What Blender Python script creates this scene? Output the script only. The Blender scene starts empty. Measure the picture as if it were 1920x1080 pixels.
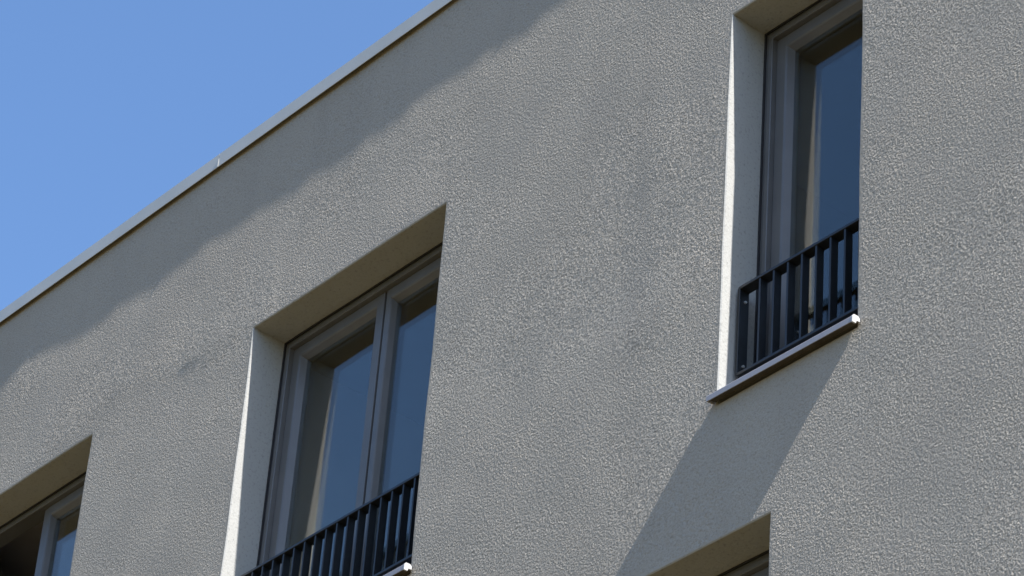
import bpy, math, random
from mathutils import Matrix, Vector, noise

# ------------------------------------------------------------------ camera
scene = bpy.context.scene
FPX, DIST, EYE = 6523.0, 8.3673, 1.6          # focal length in photo pixels, metres to the facade, eye height
R = [[0.6465364, -0.3991642, -0.650122], [0.7598274, 0.4131311, 0.501981], [0.0682128, -0.8185295, 0.5704002]]
right = Vector((R[0][0], R[1][0], R[2][0]))
up = -Vector((R[0][1], R[1][1], R[2][1]))
back = -Vector((R[0][2], R[1][2], R[2][2]))
cam = bpy.data.cameras.new('camera')
cam.sensor_width = 36.0
cam.lens = FPX / 1920.0 * 36.0
cam.clip_start, cam.clip_end = 0.1, 2000.0
cam_o = bpy.data.objects.new('camera', cam)
scene.collection.objects.link(cam_o)
cam_o.matrix_world = Matrix(((right.x, up.x, back.x, 0.0),
                             (right.y, up.y, back.y, -DIST),
                             (right.z, up.z, back.z, EYE),
                             (0, 0, 0, 1)))
scene.camera = cam_o

# ------------------------------------------------------------------ sky, sun, exposure
SUN = Vector((0.92, -0.052, 1.0)).normalized()    # towards the sun: almost along the facade
elev = math.asin(SUN.z)
azim = math.atan2(SUN.x, SUN.y)                   # from +Y towards +X
world = bpy.data.worlds.new('World')
scene.world = world
world.use_nodes = True
wn = world.node_tree.nodes
sky = wn.new('ShaderNodeTexSky')
sky.sky_type = 'NISHITA'
sky.sun_disc = False
sky.sun_elevation = elev
sky.sun_rotation = azim
sky.altitude = 100.0
sky.air_density = 1.2
sky.dust_density = 1.2
sky.ozone_density = 8.0
wn['Background'].inputs['Strength'].default_value = 0.126
world.node_tree.links.new(sky.outputs[0], wn['Background'].inputs['Color'])
sun = bpy.data.lights.new('sun', 'SUN')
sun.energy = 4.7
sun.angle = math.radians(0.5)
sun.color = (1.0, 0.96, 0.92)
sun_o = bpy.data.objects.new('sun', sun)
scene.collection.objects.link(sun_o)
sun_o.rotation_euler = SUN.to_track_quat('Z', 'Y').to_euler()
vs = scene.view_settings
vs.view_transform = 'Standard'
vs.look = 'None'
vs.exposure = 0.95
vs.gamma = 1.0
vs.use_curve_mapping = False
scene.cycles.filter_width = 1.5

# ------------------------------------------------------------------ materials
def material(name, color, rough=0.6, metal=0.0, spec=0.5):
    m = bpy.data.materials.new(name)
    m.use_nodes = True
    b = m.node_tree.nodes['Principled BSDF']
    b.inputs['Base Color'].default_value = (*color, 1)
    b.inputs['Roughness'].default_value = rough
    b.inputs['Metallic'].default_value = metal
    b.inputs['Specular IOR Level'].default_value = spec
    return m

def nd(m, kind, **inp):
    n = m.node_tree.nodes.new(kind)
    for k, v in inp.items():
        n.inputs[k].default_value = v
    return n

def speckle(m, c0, c1, scale, detail=4.0, lo=0.35, hi=0.65):
    """two-tone procedural colour in object space"""
    L = m.node_tree.links
    tc = nd(m, 'ShaderNodeTexCoord')
    n = nd(m, 'ShaderNodeTexNoise', Scale=scale, Detail=detail)
    L.new(tc.outputs['Object'], n.inputs['Vector'])
    r = nd(m, 'ShaderNodeValToRGB')
    r.color_ramp.elements[0].position, r.color_ramp.elements[1].position = lo, hi
    r.color_ramp.elements[0].color, r.color_ramp.elements[1].color = (*c0, 1), (*c1, 1)
    L.new(n.outputs['Fac'], r.inputs['Fac'])
    L.new(r.outputs['Color'], m.node_tree.nodes['Principled BSDF'].inputs['Base Color'])
    return tc, r

def make_plaster(name, dark, pale):
    m = material(name, pale, 0.95, spec=0.15)
    m.cycles.use_bump_map_correction = False             # keep the grazing light on the grains
    N, L = m.node_tree.nodes, m.node_tree.links
    b = N['Principled BSDF']
    tc = nd(m, 'ShaderNodeTexCoord')
    # colour: faint weathering and small dark specks
    big = nd(m, 'ShaderNodeTexNoise', Scale=0.9, Detail=5.0, Roughness=0.6)
    L.new(tc.outputs['Object'], big.inputs['Vector'])
    r1 = nd(m, 'ShaderNodeValToRGB')
    r1.color_ramp.elements[0].position, r1.color_ramp.elements[1].position = 0.3, 0.7
    r1.color_ramp.elements[0].color = (*dark, 1)
    r1.color_ramp.elements[1].color = (*pale, 1)
    L.new(big.outputs['Fac'], r1.inputs['Fac'])
    fine = nd(m, 'ShaderNodeTexNoise', Scale=60.0, Detail=3.0, Roughness=0.65)
    L.new(tc.outputs['Object'], fine.inputs['Vector'])
    r2 = nd(m, 'ShaderNodeValToRGB')
    r2.color_ramp.elements[0].position, r2.color_ramp.elements[1].position = 0.28, 0.46
    r2.color_ramp.elements[0].color = (0.72, 0.72, 0.72, 1)
    r2.color_ramp.elements[1].color = (1, 1, 1, 1)
    L.new(fine.outputs['Fac'], r2.inputs['Fac'])
    mx = N.new('ShaderNodeMix')
    mx.data_type, mx.blend_type = 'RGBA', 'MULTIPLY'
    mx.inputs['Factor'].default_value = 1.0
    L.new(r1.outputs['Color'], mx.inputs['A'])
    L.new(r2.outputs['Color'], mx.inputs['B'])
    L.new(mx.outputs['Result'], b.inputs['Base Color'])
    # faint run-off streaks
    mp = nd(m, 'ShaderNodeMapping'); mp.inputs['Scale'].default_value = (5.0, 5.0, 0.35)
    L.new(tc.outputs['Object'], mp.inputs['Vector'])
    st = nd(m, 'ShaderNodeTexNoise', Scale=1.0, Detail=4.0, Roughness=0.6)
    L.new(mp.outputs[0], st.inputs['Vector'])
    r3 = nd(m, 'ShaderNodeValToRGB')
    r3.color_ramp.elements[0].position, r3.color_ramp.elements[1].position = 0.30, 0.52
    r3.color_ramp.elements[0].color, r3.color_ramp.elements[1].color = (0.955, 0.955, 0.958, 1), (1, 1, 1, 1)
    L.new(st.outputs['Fac'], r3.inputs['Fac'])
    mx2 = N.new('ShaderNodeMix')
    mx2.data_type, mx2.blend_type = 'RGBA', 'MULTIPLY'
    mx2.inputs['Factor'].default_value = 1.0
    L.new(mx.outputs['Result'], mx2.inputs['A']); L.new(r3.outputs['Color'], mx2.inputs['B'])
    L.new(mx2.outputs['Result'], b.inputs['Base Color'])
    # relief: trowelled grains of one to three centimetres ...
    at = N.new('ShaderNodeAttribute')
    at.attribute_name = 'grain'
    g1 = nd(m, 'ShaderNodeTexNoise', Scale=GRAIN1, Detail=3.0, Roughness=0.6, Distortion=0.3)
    L.new(tc.outputs['Object'], g1.inputs['Vector'])
    # ... whose strength changes from one trowelled area to the next
    ar = nd(m, 'ShaderNodeTexNoise', Scale=2.2, Detail=3.0)
    L.new(tc.outputs['Object'], ar.inputs['Vector'])
    mr = nd(m, 'ShaderNodeMapRange'); mr.inputs['From Min'].default_value = 0.3; mr.inputs['From Max'].default_value = 0.7
    mr.inputs['To Min'].default_value = 0.75; mr.inputs['To Max'].default_value = 1.12
    L.new(ar.outputs['Fac'], mr.inputs['Value'])
    stn = nd(m, 'ShaderNodeMath'); stn.operation = 'MULTIPLY'
    L.new(at.outputs['Fac'], stn.inputs[0]); L.new(mr.outputs['Result'], stn.inputs[1])
    bump = nd(m, 'ShaderNodeBump', Distance=BUMP_H)
    L.new(g1.outputs['Fac'], bump.inputs['Height']); L.new(stn.outputs[0], bump.inputs['Strength'])
    # finer grain as a random tilt of the surface
    g2 = nd(m, 'ShaderNodeTexNoise', Scale=GRAIN2, Detail=1.0, Roughness=0.5)
    L.new(tc.outputs['Object'], g2.inputs['Vector'])
    sub = N.new('ShaderNodeVectorMath'); sub.operation = 'SUBTRACT'
    sub.inputs[1].default_value = (0.5, 0.5, 0.5)
    L.new(g2.outputs['Color'], sub.inputs[0])
    am = nd(m, 'ShaderNodeMath'); am.operation = 'MULTIPLY'
    am.inputs[1].default_value = TILT
    L.new(stn.outputs[0], am.inputs[0])
    amt = N.new('ShaderNodeVectorMath'); amt.operation = 'SCALE'
    L.new(sub.outputs[0], amt.inputs[0]); L.new(am.outputs[0], amt.inputs['Scale'])
    tot = N.new('ShaderNodeVectorMath'); tot.operation = 'ADD'
    L.new(bump.outputs['Normal'], tot.inputs[0]); L.new(amt.outputs[0], tot.inputs[1])
    nrm = N.new('ShaderNodeVectorMath'); nrm.operation = 'NORMALIZE'
    L.new(tot.outputs[0], nrm.inputs[0])
    L.new(nrm.outputs[0], b.inputs['Normal'])
    return m

def make_glass():
    m = bpy.data.materials.new('window_glass')
    m.use_nodes = True
    N, L = m.node_tree.nodes, m.node_tree.links
    N.remove(N['Principled BSDF'])
    out = N['Material Output']
    tr = N.new('ShaderNodeBsdfTransparent')
    tr.inputs['Color'].default_value = (0.90, 0.92, 0.91, 1)
    gl = N.new('ShaderNodeBsdfGlossy')
    gl.inputs['Roughness'].default_value = 0.0
    gl.inputs['Color'].default_value = (0.93, 0.905, 0.875, 1)
    geo = N.new('ShaderNodeNewGeometry')
    mr = N.new('ShaderNodeMapRange')                 # the same index from both sides of a thin pane
    mr.inputs['To Min'].default_value = 1.5
    mr.inputs['To Max'].default_value = 1.0 / 1.5
    fr = N.new('ShaderNodeFresnel')
    mix = N.new('ShaderNodeMixShader')
    L.new(geo.outputs['Backfacing'], mr.inputs['Value'])
    L.new(mr.outputs['Result'], fr.inputs['IOR'])
    L.new(fr.outputs['Fac'], mix.inputs['Fac'])
    L.new(tr.outputs[0], mix.inputs[1])
    L.new(gl.outputs[0], mix.inputs[2])
    L.new(mix.outputs[0], out.inputs['Surface'])
    return m

GRAIN1, GRAIN2, BUMP_H, TILT = 78.0, 125.0, 0.0060, 0.95
M_plaster = make_plaster('plaster', (0.350, 0.318, 0.270), (0.382, 0.348, 0.296))
M_reveal = make_plaster('reveal_plaster', (0.380, 0.380, 0.360), (0.410, 0.410, 0.387))     # smoother and paler than the wall
M_glass = make_glass()
M_frame = material('frame_plastic', (0.26, 0.25, 0.26), 0.38)
speckle(M_frame, (0.118, 0.117, 0.116), (0.135, 0.133, 0.132), 7.0)
M_rail = material('railing_paint', (0.022, 0.027, 0.034), 0.42)
speckle(M_rail, (0.010, 0.012, 0.015), (0.014, 0.017, 0.021), 30.0)
M_sill = material('sill_aluminium', (0.40, 0.39, 0.41), 0.6, 0.0)
speckle(M_sill, (0.33, 0.32, 0.345), (0.37, 0.36, 0.385), 12.0)
M_cap = material('cap_plastic', (0.78, 0.77, 0.74), 0.5)
speckle(M_cap, (0.46, 0.455, 0.45), (0.52, 0.515, 0.50), 60.0)
M_coping = material('coping_metal', (0.55, 0.56, 0.56), 0.45, 0.0)
speckle(M_coping, (0.50, 0.50, 0.465), (0.56, 0.555, 0.52), 2.5)
M_seal = material('seal_rubber', (0.02, 0.02, 0.022), 0.8)
speckle(M_seal, (0.018, 0.018, 0.02), (0.024, 0.024, 0.026), 40.0)
M_sill_shade = material('sill_shade', (0.07, 0.06, 0.05), 0.9)  # dark brown shade below the sills, put into the colour
speckle(M_sill_shade, (0.06, 0.052, 0.042), (0.09, 0.078, 0.062), 25.0)
M_bolt = material('bolt_steel', (0.62, 0.62, 0.60), 0.35, 0.6)
speckle(M_bolt, (0.55, 0.55, 0.54), (0.68, 0.68, 0.66), 80.0)
M_room = material('dim_room', (0.20, 0.19, 0.18), 0.9)
speckle(M_room, (0.012, 0.013, 0.014), (0.016, 0.017, 0.018), 3.0)  # near-black: the dimness of the rooms is put into the colour
M_room_pale = material('pale_room_paint', (0.45, 0.42, 0.4), 0.9)
speckle(M_room_pale, (0.43, 0.40, 0.38), (0.47, 0.44, 0.42), 3.0)
M_roof = material('roof_gravel', (0.3, 0.29, 0.27), 0.95)
speckle(M_roof, (0.22, 0.21, 0.2), (0.36, 0.35, 0.33), 30.0)
M_ground = material('lawn', (0.085, 0.075, 0.035), 0.95, spec=0.1)
speckle(M_ground, (0.090, 0.066, 0.024), (0.124, 0.092, 0.036), 1.3, 8.0)

# ------------------------------------------------------------------ helpers
COL = scene.collection
def link(name, verts, faces, mat, parent=None, smooth=False, label=None, kind=None):
    me = bpy.data.meshes.new(name)
    me.from_pydata([tuple(v) for v in verts], [], faces)
    me.materials.append(mat)
    if smooth:
        me.polygons.foreach_set('use_smooth', [True] * len(me.polygons))
    me.update()
    o = bpy.data.objects.new(name, me)
    COL.objects.link(o)
    o.parent = parent
    if label: o['label'] = label
    if kind: o['kind'] = kind
    return o

def box(x0, x1, y0, y1, z0, z1, c=0.0):
    """box; c chamfers the four edges that run along the longest side's section (all edges when small)"""
    if c <= 0:
        v = [(x, y, z) for x in (x0, x1) for y in (y0, y1) for z in (z0, z1)]
        f = [(0, 1, 3, 2), (4, 6, 7, 5), (0, 4, 5, 1), (2, 3, 7, 6), (0, 2, 6, 4), (1, 5, 7, 3)]
        return v, f
    lens = (x1 - x0, y1 - y0, z1 - z0)
    ax = lens.index(max(lens))
    lo, hi = [(x0, x1), (y0, y1), (z0, z1)][ax]
    a, b2 = [i for i in range(3) if i != ax]
    R2 = [(x0, x1), (y0, y1), (z0, z1)]
    a0, a1 = R2[a]; b0, b1 = R2[b2]
    prof = [(a0 + c, b0), (a1 - c, b0), (a1, b0 + c), (a1, b1 - c), (a1 - c, b1), (a0 + c, b1), (a0, b1 - c), (a0, b0 + c)]
    v = []
    for t in (lo, hi):
        for p, q in prof:
            w = [0, 0, 0]; w[ax] = t; w[a] = p; w[b2] = q
            v.append(tuple(w))
    f = [(i, (i + 1) % 8, 8 + (i + 1) % 8, 8 + i) for i in range(8)]
    f += [tuple(range(7, -1, -1)), tuple(range(8, 16))]
    if ax == 1:
        f = [tuple(reversed(q)) for q in f]
    return v, f

def merge(parts):
    V, F = [], []
    for v, f in parts:
        o = len(V); V += v; F += [tuple(i + o for i in q) for q in f]
    return V, F

def ring(x0, x1, z0, z1, prof):
    """mitred closed frame: prof = closed list of (inset, y)"""
    V, F = [], []
    n = len(prof)
    for u, y in prof:
        V += [(x0 + u, y, z0 + u), (x1 - u, y, z0 + u), (x1 - u, y, z1 - u), (x0 + u, y, z1 - u)]
    for k in range(n):
        a, b = 4 * k, 4 * ((k + 1) % n)
        for i in range(4):
            j = (i + 1) % 4
            F.append((a + i, a + j, b + j, b + i))
    return V, F

def ring4(rect, uL, uR, uB, uT, prof):
    """as ring, but each side has its own factor on the inset beyond the first point"""
    x0, x1, z0, z1 = rect
    V, F = [], []
    n = len(prof)
    for t, y in prof:
        V += [(x0 + uL * t, y, z0 + uB * t), (x1 - uR * t, y, z0 + uB * t), (x1 - uR * t, y, z1 - uT * t), (x0 + uL * t, y, z1 - uT * t)]
    for k in range(n):
        a, b = 4 * k, 4 * ((k + 1) % n)
        for i in range(4):
            j = (i + 1) % 4
            F.append((a + i, a + j, b + j, b + i))
    return V, F

def extrude_x(prof, x0, x1):
    """prof: closed list of (y, z)"""
    n = len(prof)
    V = [(x0, y, z) for y, z in prof] + [(x1, y, z) for y, z in prof]
    F = [(i, (i + 1) % n, n + (i + 1) % n, n + i) for i in range(n)]
    F += [tuple(range(n - 1, -1, -1)), tuple(range(n, 2 * n))]
    return V, F

# ------------------------------------------------------------------ setting: ground
g = 400.0
ground = link('ground', [(-g, -g, 0), (g, -g, 0), (g, g, 0), (-g, g, 0)], [(0, 1, 2, 3)], M_ground, kind='structure')
ground['label'] = 'dry lawn in front of the building'

# ------------------------------------------------------------------ building
bld = bpy.data.objects.new('apartment_building', None)
COL.objects.link(bld)
bld['label'] = 'pale grey rough plastered apartment building with tall windows and black railings'
bld['category'] = 'building'

Z_TOP, Z_SILL, Z_HEAD, STOREY = 13.335, 9.768, 11.927, 2.85
X0, X1 = -24.0, 3.0
# openings: x0, x1, bottom, top
OPEN = {
    'mid':   (-13.05, -11.44, Z_SILL, Z_HEAD),
    'right': (-9.335, -8.490, Z_SILL, Z_HEAD),
    'left':  (-16.187, -14.577, Z_SILL, Z_HEAD),
    'lower': (-10.590, -8.981, Z_SILL - STOREY, Z_HEAD - STOREY),
}

# --- slow unevenness of the insulated wall (metres towards the street), a few millimetres
EDGE = [
        (-18, 0), (-15.74, 0.0006), (-15.61, 0.0033), (-15.51, 0.0057), (-15.36, 0.0046), (-15.21, 0.0031), (-15.01, 0.0003), (-14.85, -0.0005),
        (-14.71, -0.0006), (-14.6, -0.0001), (-14.54, 0.0016), (-14.36, 0.0003), (-14.18, -0.0011), (-14.05, -0.0003), (-13.94, 0.0002), (-13.79, 0.0003),
        (-13.67, 0.002), (-13.5, 0.0006), (-13.46, 0.0003), (-13.33, 0.0002), (-13.23, 0.0007), (-13.21, 0.0009), (-13, -0.0007), (-12.84, -0.002),
        (-12.69, 0.0001), (-12.52, -0.002), (-12.35, -0.0022), (-12.22, -0.0003), (-12.07, -0.0016), (-11.92, -0.0012), (-11.81, 0.0012), (-11.7, 0.0011),
        (-11.53, 0.0005), (-11.37, -0.0001), (-11.23, 0.0011), (-11.08, -0.0001), (-10.91, -0.0016), (-10.77, 0.0004), (-10.64, 0), (-10.57, 0.0002),
        (-10.2, 0.0005), (-9.7, -0.0008), (-9.2, 0.001), (-8.7, -0.0005), (-7, 0)]
def edge_profile(x):
    if x <= EDGE[0][0]: return EDGE[0][1]
    if x >= EDGE[-1][0]: return EDGE[-1][1]
    for (a, p), (b, q) in zip(EDGE, EDGE[1:]):
        if a <= x <= b:
            t = (x - a) / (b - a); t = t * t * (3 - 2 * t)
            return p + (q - p) * t
def gauss(x, z, cx, cz, sx, sz):
    return math.exp(-((x - cx) / sx) ** 2 - ((z - cz) / sz) ** 2)
RIDGE = [(-15.2, 12.02), (-14.62, 12.05), (-14.50, 12.13), (-14.16, 12.10), (-13.78, 12.01), (-13.43, 11.985), (-13.05, 11.976)]
def ridge_dist(x, z):
    best, side = 9.0, 1
    for (ax, az), (bx, bz) in zip(RIDGE, RIDGE[1:]):
        t = max(0, min(1, ((x - ax) * (bx - ax) + (z - az) * (bz - az)) / ((bx - ax) ** 2 + (bz - az) ** 2)))
        dx, dz = x - ax - t * (bx - ax), z - az - t * (bz - az)
        d = math.hypot(dx, dz)
        if d < best: best, side = d, (1 if dz >= 0 else -1)
    return best * side
def uneven(x, z):
    n1 = noise.noise(Vector((x * 1.0 + 3.1, z * 1.3, 0.3)))
    n2 = noise.noise(Vector((x * 2.3, z * 2.9 + 7.7, 1.9)))
    n3 = noise.noise(Vector((x * 5.5, z * 5.5 + 1.7, 4.9)))
    h = 0.0038 * n1 + 0.0025 * n2 + 0.0004 * n3
    if -15.6 < x < -12.9 and 11.2 < z < 12.9:            # ridge of the reinforcing mesh between two window heads
        d = ridge_dist(x, z)
        L = 0.30 if d > 0 else 0.11
        h += 0.0060 * math.exp(-math.sqrt(d * d + 0.0004) / L) * min(1, (x + 15.6) / 0.5)
    h += 0.0053 * math.tanh((x + 9.90) / 0.13) * math.exp(-((x + 9.9) / 0.5) ** 2) * math.exp(-((z - 11.0) / 0.75) ** 4)
    h += 0.0050 * gauss(x, z, -9.86, 10.44, 0.30, 0.17)
    h -= 0.0010 * gauss(x, z, -13.75, 11.55, 0.25, 0.2)
    w = math.exp(-((z - 12.74) / 0.24) ** 2)
    h = h * (1 - w) + edge_profile(x) * w
    return h

def lines(lo, hi, coarse, fine_lo, fine_hi, fine, extra):
    s = set()
    n = max(1, round((fine_lo - lo) / coarse))
    for i in range(n): s.add(lo + (fine_lo - lo) * i / n)
    n = round((fine_hi - fine_lo) / fine)
    for i in range(n + 1): s.add(fine_lo + (fine_hi - fine_lo) * i / n)
    n = max(1, round((hi - fine_hi) / coarse))
    for i in range(1, n + 1): s.add(fine_hi + (hi - fine_hi) * i / n)
    out = sorted(s)
    for e in extra:                                      # replace regular lines that fall too near
        out = [v for v in out if abs(v - e) > 0.014] + [e]
        out.sort()
    return out

CH = 0.005                                               # corner bead chamfer
ex, ez = [X0, X1], [0.0, Z_TOP]
for a, b, c, d in OPEN.values():
    ex += [a - CH, b + CH, a - CH - 0.022, b + CH + 0.022]
    ez += [c - CH, d + CH, d + CH + 0.022]
def uniq(l):
    o = []
    for v in sorted(l):
        if not o or v - o[-1] > 0.004: o.append(v)
    return o
xs = lines(X0, X1, 0.4, -17.0, -6.5, 0.035, uniq(ex))
zs = lines(0.0, Z_TOP, 0.4, 8.4, Z_TOP, 0.035, uniq(ez))

def wob(x, z, k):
    p = Vector((x * 2.3 + k * 5.1, z * 2.3, k * 3.3))
    return 0.0038 * noise.noise(p) + 0.0009 * noise.noise(p * 7.0)

def build_wall():
    V, F, grain = [], [], []
    idx = {}
    def inside(xm, zm):
        for a, b, c, d in OPEN.values():
            if a - CH < xm < b + CH and c - CH < zm < d + CH: return True
        return False
    def edge_shift(x, z):
        for k, (a, b, c, d) in enumerate(OPEN.values()):
            if c - CH - 1e-4 <= z <= d + CH + 1e-4 and a - CH - 1e-4 <= x <= b + CH + 1e-4:
                dx = wob(0, z, k) if abs(x - a + CH) < 1e-4 else wob(9, z, k) if abs(x - b - CH) < 1e-4 else 0
                dz = wob(x, 3, k) if abs(z - d - CH) < 1e-4 else 0
                return dx, dz
        return 0, 0
    def grain_at(x, z):
        g = 1.0
        for a, b, c, d in OPEN.values():
            dx = max(a - x, 0, x - b); dz = max(c - z, 0, z - d)
            dd = math.hypot(dx, dz)
            if dd < 0.02: g = min(g, 0.3)
        return g
    def vert(i, k):
        if (i, k) not in idx:
            x, z = xs[i], zs[k]
            dx, dz = edge_shift(x, z)
            idx[(i, k)] = len(V)
            V.append((x + dx, -uneven(x, z), z + dz)); grain.append(grain_at(x, z))
        return idx[(i, k)]
    for i in range(len(xs) - 1):
        for k in range(len(zs) - 1):
            if inside((xs[i] + xs[i + 1]) / 2, (zs[k] + zs[k + 1]) / 2): continue
            F.append((vert(i, k), vert(i + 1, k), vert(i + 1, k + 1), vert(i, k + 1)))
    nf = len(F)
    # corner beads and reveals
    for kk, (a, b, c, d) in enumerate(OPEN.values()):
        zi = [k for k, z in enumerate(zs) if c - CH - 1e-4 <= z <= d + CH + 1e-4]
        xi = [i for i, x in enumerate(xs) if a - CH - 1e-4 <= x <= b + CH + 1e-4]
        def strip(keys, inner):
            for p, q in zip(keys, keys[1:]):
                P, Q = V[idx[p]], V[idx[q]]
                P1, Q1 = inner(P), inner(Q)
                P2, Q2 = (P1[0], 0.32, P1[2]), (Q1[0], 0.32, Q1[2])
                o = len(V)
                V.extend([P, Q, Q1, P1, P1, Q1, Q2, P2]); grain.extend([0.35] * 8)
                F.append((o, o + 1, o + 2, o + 3)); F.append((o + 4, o + 5, o + 6, o + 7))
        li = xs.index(min(xs, key=lambda v: abs(v - (a - CH)))); ri = xs.index(min(xs, key=lambda v: abs(v - (b + CH))))
        bk = zs.index(min(zs, key=lambda v: abs(v - (c - CH)))); tk = zs.index(min(zs, key=lambda v: abs(v - (d + CH))))
        zcl = lambda z: min(max(z, c), d)
        xcl = lambda x: min(max(x, a), b)
        strip([(li, k) for k in zi], lambda P: (P[0] + CH, P[1] + CH, min(max(P[2], c), d + wob(a, 3, kk)) if P[2] > d else P[2]))
        strip([(ri, k) for k in reversed(zi)], lambda P: (P[0] - CH, P[1] + CH, min(P[2], d + wob(b, 3, kk)) if P[2] > d else P[2]))
        strip([(i, tk) for i in xi], lambda P: (min(max(P[0], a), b), P[1] + CH, P[2] - CH))
        strip([(i, bk) for i in reversed(xi)], lambda P: (P[0], P[1] + CH, P[2] + CH))
    me = bpy.data.meshes.new('wall')
    me.from_pydata(V, [], F)
    me.materials.append(M_plaster)
    me.materials.append(M_reveal)
    me.polygons.foreach_set('material_index', [0 if i < nf else 1 for i in range(len(F))])
    me.polygons.foreach_set('use_smooth', [i < nf for i in range(len(F))])
    at = me.attributes.new('grain', 'FLOAT', 'POINT')
    at.data.foreach_set('value', grain)
    me.update()
    o = bpy.data.objects.new('wall', me)
    COL.objects.link(o); o.parent = bld
    return o
wall = build_wall()

# other walls and the flat roof
DEP = 11.0
for nm, v, f in (('side_wall', *box(X0, X0 + 0.3, 0.33, DEP, 0, Z_TOP)), ('side_wall', *box(X1 - 0.3, X1, 0.33, DEP, 0, Z_TOP)),
                 ('rear_wall', *box(X0 + 0.3, X1 - 0.3, DEP - 0.3, DEP, 0, Z_TOP))):
    o = link(nm, v, f, M_plaster, bld)
    a = o.data.attributes.new('grain', 'FLOAT', 'POINT'); a.data.foreach_set('value', [1.0] * len(v))
for xa in (X0, X1):                                      # close the gap between front wall and side walls
    o = link('side_wall', *box(min(xa, xa + (0.3 if xa < 0 else -0.3)), max(xa, xa + (0.3 if xa < 0 else -0.3)), 0.012, 0.328, 0, Z_TOP), M_plaster, bld)
    a = o.data.attributes.new('grain', 'FLOAT', 'POINT'); a.data.foreach_set('value', [1.0] * 8)
link('roof', *box(X0 + 0.02, X1 - 0.02, 0.02, DEP - 0.02, Z_TOP - 0.32, Z_TOP - 0.12), M_roof, bld)
link('parapet', *box(X0 + 0.32, X1 - 0.32, 0.02, 0.32, Z_TOP - 0.11, Z_TOP - 0.004), M_roof, bld)

# coping: three-metre lengths of folded sheet, with a strap over each joint
CO = 0.0285
cprof = [(-CO, 13.284), (-CO, 13.376), (-CO + 0.004, 13.380), (0.36, 13.362), (0.36, 13.284), (0.356, 13.284), (0.356, 13.345),
         (-CO + 0.004, 13.345), (-CO + 0.004, 13.284)]
JOINT = -13.61
joints = [JOINT + 3.0 * k for k in range(-3, 6)]
ends = [X0 - 0.03] + [j for j in joints if X0 < j < X1] + [X1 + 0.03]
for a, b in zip(ends, ends[1:]):
    V, F = extrude_x(cprof, a + 0.0015, b - 0.0015)
    link('coping', V, F, M_coping, bld)
for j in ends[1:-1]:                                     # small clip that holds two lengths together
    link('coping_clip', *box(j - 0.010, j + 0.004, -CO - 0.0024, -CO - 0.0004, 13.2835, 13.338, 0.0008), M_coping, bld)

# ------------------------------------------------------------------ windows
Y_GLASS = 0.270
FR = [(-0.012, 0.300), (-0.012, 0.213), (0.026, 0.213), (0.031, 0.204), (0.052, 0.204), (0.055, 0.207), (0.055, 0.300)]
SP = [(0.0, 0.236), (0.002, 0.234), (0.058, 0.234), (0.066, 0.240), (0.086, 0.269), (0.086, 0.300), (0.0, 0.300)]
SW = 0.086

def pane_pair(sash, x0, x1, z0, z1, place=None):
    for k, y in enumerate((Y_GLASS, Y_GLASS + 0.018)):
        v, f = box(x0, x1, y, y + 0.004, z0, z1)
        if place: v = [place(p) for p in v]
        link('pane', v, f, M_glass, sash)

def make_window(key, split=None, open_left=False, label=None):
    a, b, c, d = OPEN[key]
    zb = c + 0.062                                       # the frame stands on the sill
    V, F = ring(a, b, zb, d, FR)
    fr = link('window', V, F, M_frame, bld, label=label)
    V, F = ring(a, b, zb, d, [(-0.002, 0.2125), (-0.002, 0.203), (0.009, 0.203), (0.009, 0.2125)])
    link('seal', V, F, M_seal, fr)
    u = 0.0555
    if split is None:
        rects = [((a + u, b - u, zb + u, d - u), 1, 1, False)]
    else:
        rects = [((a + u, split - 0.009, zb + u, d - u), 1, 1.0, open_left), ((split + 0.009, b - u, zb + u, d - u), 0.62, 1, False)]
    for rect, uL, uR, opened in rects:
        V, F = ring4(rect, uL, uR, 1, 1, SP)
        place = None
        if opened:
            hx, hy, an = rect[0], 0.30, math.radians(130)
            ca, sa = math.cos(an), math.sin(an)
            def place(p):
                x, y = p[0] - hx, p[1] - hy
                return (hx + x * ca - y * sa, hy + x * sa + y * ca, p[2])
            V = [place(p) for p in V]
        s = link('sash', V, F, M_frame, fr)
        pane_pair(fr, rect[0] + uL * SW - 0.005, rect[1] - uR * SW + 0.005, rect[2] + SW - 0.005, rect[3] - SW + 0.005, place)
    if split is not None:                                # astragal behind the meeting stiles
        v, f = box(split - (0.009 if not open_left else 0.03), split + 0.0085, 0.262 if not open_left else 0.240, 0.299, zb + u + 0.001, d - u - 0.001)
        link('astragal', v, f, M_frame, fr)
    # the room behind
    x0, x1, z0, z1 = a - 1.1, b + 1.1, c - 0.12, d + 0.22
    y0, y1 = 0.325, 4.2
    V, F = merge([box(x0, x1, y0, y1, z0 - 0.05, z0), box(x0, x1, y0, y1, z1, z1 + 0.05), box(x0 - 0.05, x0, y0, y1, z0 - 0.05, z1 + 0.05),
                  box(x1, x1 + 0.05, y0, y1, z0 - 0.05, z1 + 0.05), box(x0 - 0.05, x1 + 0.05, y1, y1 + 0.05, z0 - 0.05, z1 + 0.05),
                  box(x0, a - 0.0, y0 - 0.003, y0 + 0.02, z0, z1), box(b + 0.0, x1, y0 - 0.003, y0 + 0.02, z0, z1), box(a, b, y0 - 0.003, y0 + 0.02, d, z1)])
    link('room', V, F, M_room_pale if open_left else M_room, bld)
    return fr

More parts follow.
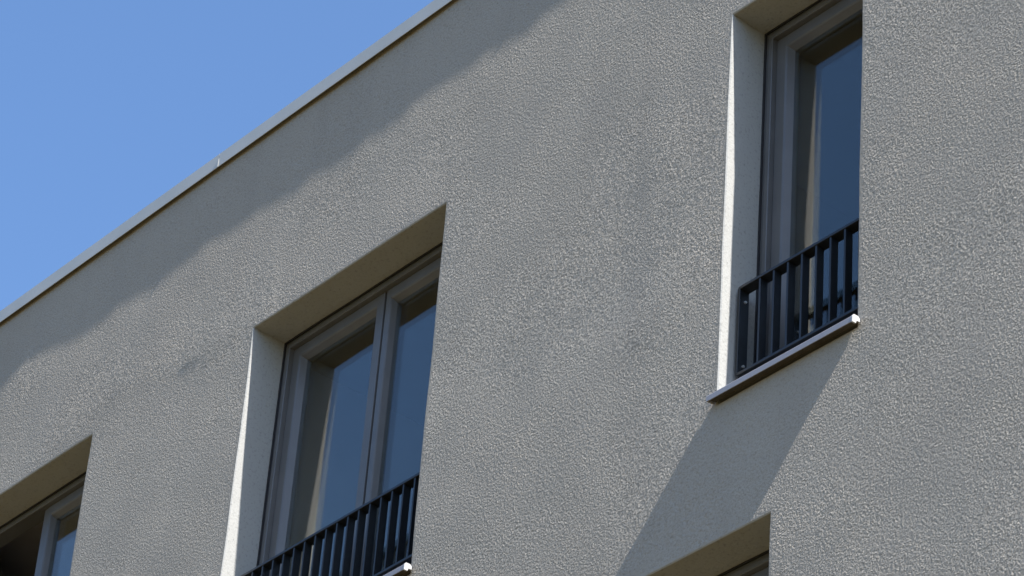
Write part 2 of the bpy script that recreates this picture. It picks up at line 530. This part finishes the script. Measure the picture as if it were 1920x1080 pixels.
def make_sill(key, label=None):
    a, b, c, d = OPEN[key]
    z = c - 0.001
    x0, x1 = a - 0.012, b + 0.012
    f = -0.045
    prof = [(f, z), (f, z + 0.026), (f + 0.003, z + 0.030), (0.03, z + 0.034), (0.212, z + 0.050), (0.212, z + 0.046), (0.03, z + 0.030), (f + 0.004, z + 0.026), (f + 0.004, z + 0.004), (f + 0.004, z)]
    V, F = extrude_x(prof, x0, x1)
    # inside the reveal the plate stays between the jambs
    V = [(min(max(v[0], a + 0.004), b - 0.004), v[1], v[2]) if v[1] > 0.02 else v for v in V]
    s = link('window_sill', V, F, M_sill, bld, label=label)
    cp = [(f - 0.003, z - 0.004), (f - 0.003, z + 0.024), (f + 0.006, z + 0.036), (f + 0.030, z + 0.037), (-0.004, z + 0.028), (-0.004, z + 0.012), (f + 0.022, z + 0.010), (f + 0.018, z - 0.004)]
    for xa, xb in ((x0 - 0.009, x0 - 0.0005), (x1 + 0.0005, x1 + 0.009)):
        V, F = extrude_x(cp if xa > x0 else prof[:3] + [(-0.004, z + 0.032), (-0.004, z + 0.004)], xa, xb)
        link('end_cap', V, F, M_cap if xa > x0 else M_sill, s)
    link('sill_shade_strip', *box(x0 + 0.002, x1 - 0.002, f + 0.0045, -0.003, z + 0.010, z + 0.0255), M_sill_shade, s)  # added dark strip standing in for the shade under the sill
    return s

def make_railing(key, first=0.131, pitch=0.0875, label=None):
    a, b, c, d = OPEN[key]
    y0, y1 = 0.080, 0.136
    x0, x1 = a + 0.016, b - 0.016
    zb, zt = c + 0.170, c + 0.644
    t, r = 0.015, 0.018
    # perimeter: flat bar bent round, rounded corners
    def outline(inset):
        rr = max(r - inset, 0.003)
        P = []
        for cx, cz, s in ((x1 - inset - rr, zt - inset - rr, 0), (x0 + inset + rr, zt - inset - rr, 90), (x0 + inset + rr, zb + inset + rr, 180), (x1 - inset - rr, zb + inset + rr, 270)):
            for k in range(5):
                an = math.radians(s + 22.5 * k)
                P.append((cx + rr * math.cos(an), cz + rr * math.sin(an)))
        return P
    V, F = [], []
    e = 0.0015
    loops = [(outline(e), y0), (outline(0), y0 + e), (outline(0), y1), (outline(t), y1), (outline(t), y0 + e), (outline(t - e), y0)]
    n = 20
    for P, y in loops: V += [(p[0], y, p[1]) for p in P]
    for k in range(6):
        A, B = k * n, ((k + 1) % 6) * n
        for i in range(n):
            j = (i + 1) % n
            F.append((A + i, B + i, B + j, A + j))
    rl = link('railing', V, F, M_rail, bld, label=label)
    x = x0 + first
    vb, fb = box(0, 0.011, 0, 0.044, zb + t - 0.001, zt - t + 0.001, 0.0012)
    me = None
    while x < x1 - 0.03:
        if me is None:
            o = link('bar', vb, fb, M_rail, rl); me = o.data
        else:
            o = bpy.data.objects.new('bar', me); COL.objects.link(o); o.parent = rl
        o.location = (x, y0 + 0.004, 0)
        x += pitch
    # bolts and spacers into the reveals
    bm = None
    for zz in (zb + 0.06, zt - 0.075):
        for side in (0, 1):
            N = 10
            xa, xb = ((x0 + t, x0 + t + 0.008) if side == 0 else (x1 - t - 0.008, x1 - t))
            prof = [(0.0065 * math.cos(2 * math.pi * i / N) + (y0 + y1) / 2 + 0.004, 0.0065 * math.sin(2 * math.pi * i / N) + zz) for i in range(N)]
            V, F = extrude_x(prof, xa, xb)
            link('bolt', V, F, M_bolt, rl)
            prof = [(0.012 * math.cos(2 * math.pi * i / N) + (y0 + y1) / 2 + 0.004, 0.012 * math.sin(2 * math.pi * i / N) + zz) for i in range(N)]
            V, F = extrude_x(prof, *((a - 0.004, x0) if side == 0 else (x1, b + 0.004)))
            link('spacer', V, F, M_rail, rl)
    return rl

make_window('mid', -12.203, label='wide two-sash window with grey frame in the centre of the picture')
make_window('right', None, label='narrow single-sash window with grey frame at upper right')
make_window('left', -15.355, True, label='window at the lower left corner with its left sash open')
make_window('lower', -9.72, label='window below the narrow one, only its head in view')
for key, lab in (('mid', 'wide two-sash window'), ('right', 'narrow window'), ('left', 'window with the open sash'), ('lower', 'lower storey window')):
    make_sill(key, 'grey aluminium sill with pale end cap under the ' + lab)
    make_railing(key, label='black flat-bar railing across the foot of the ' + lab)
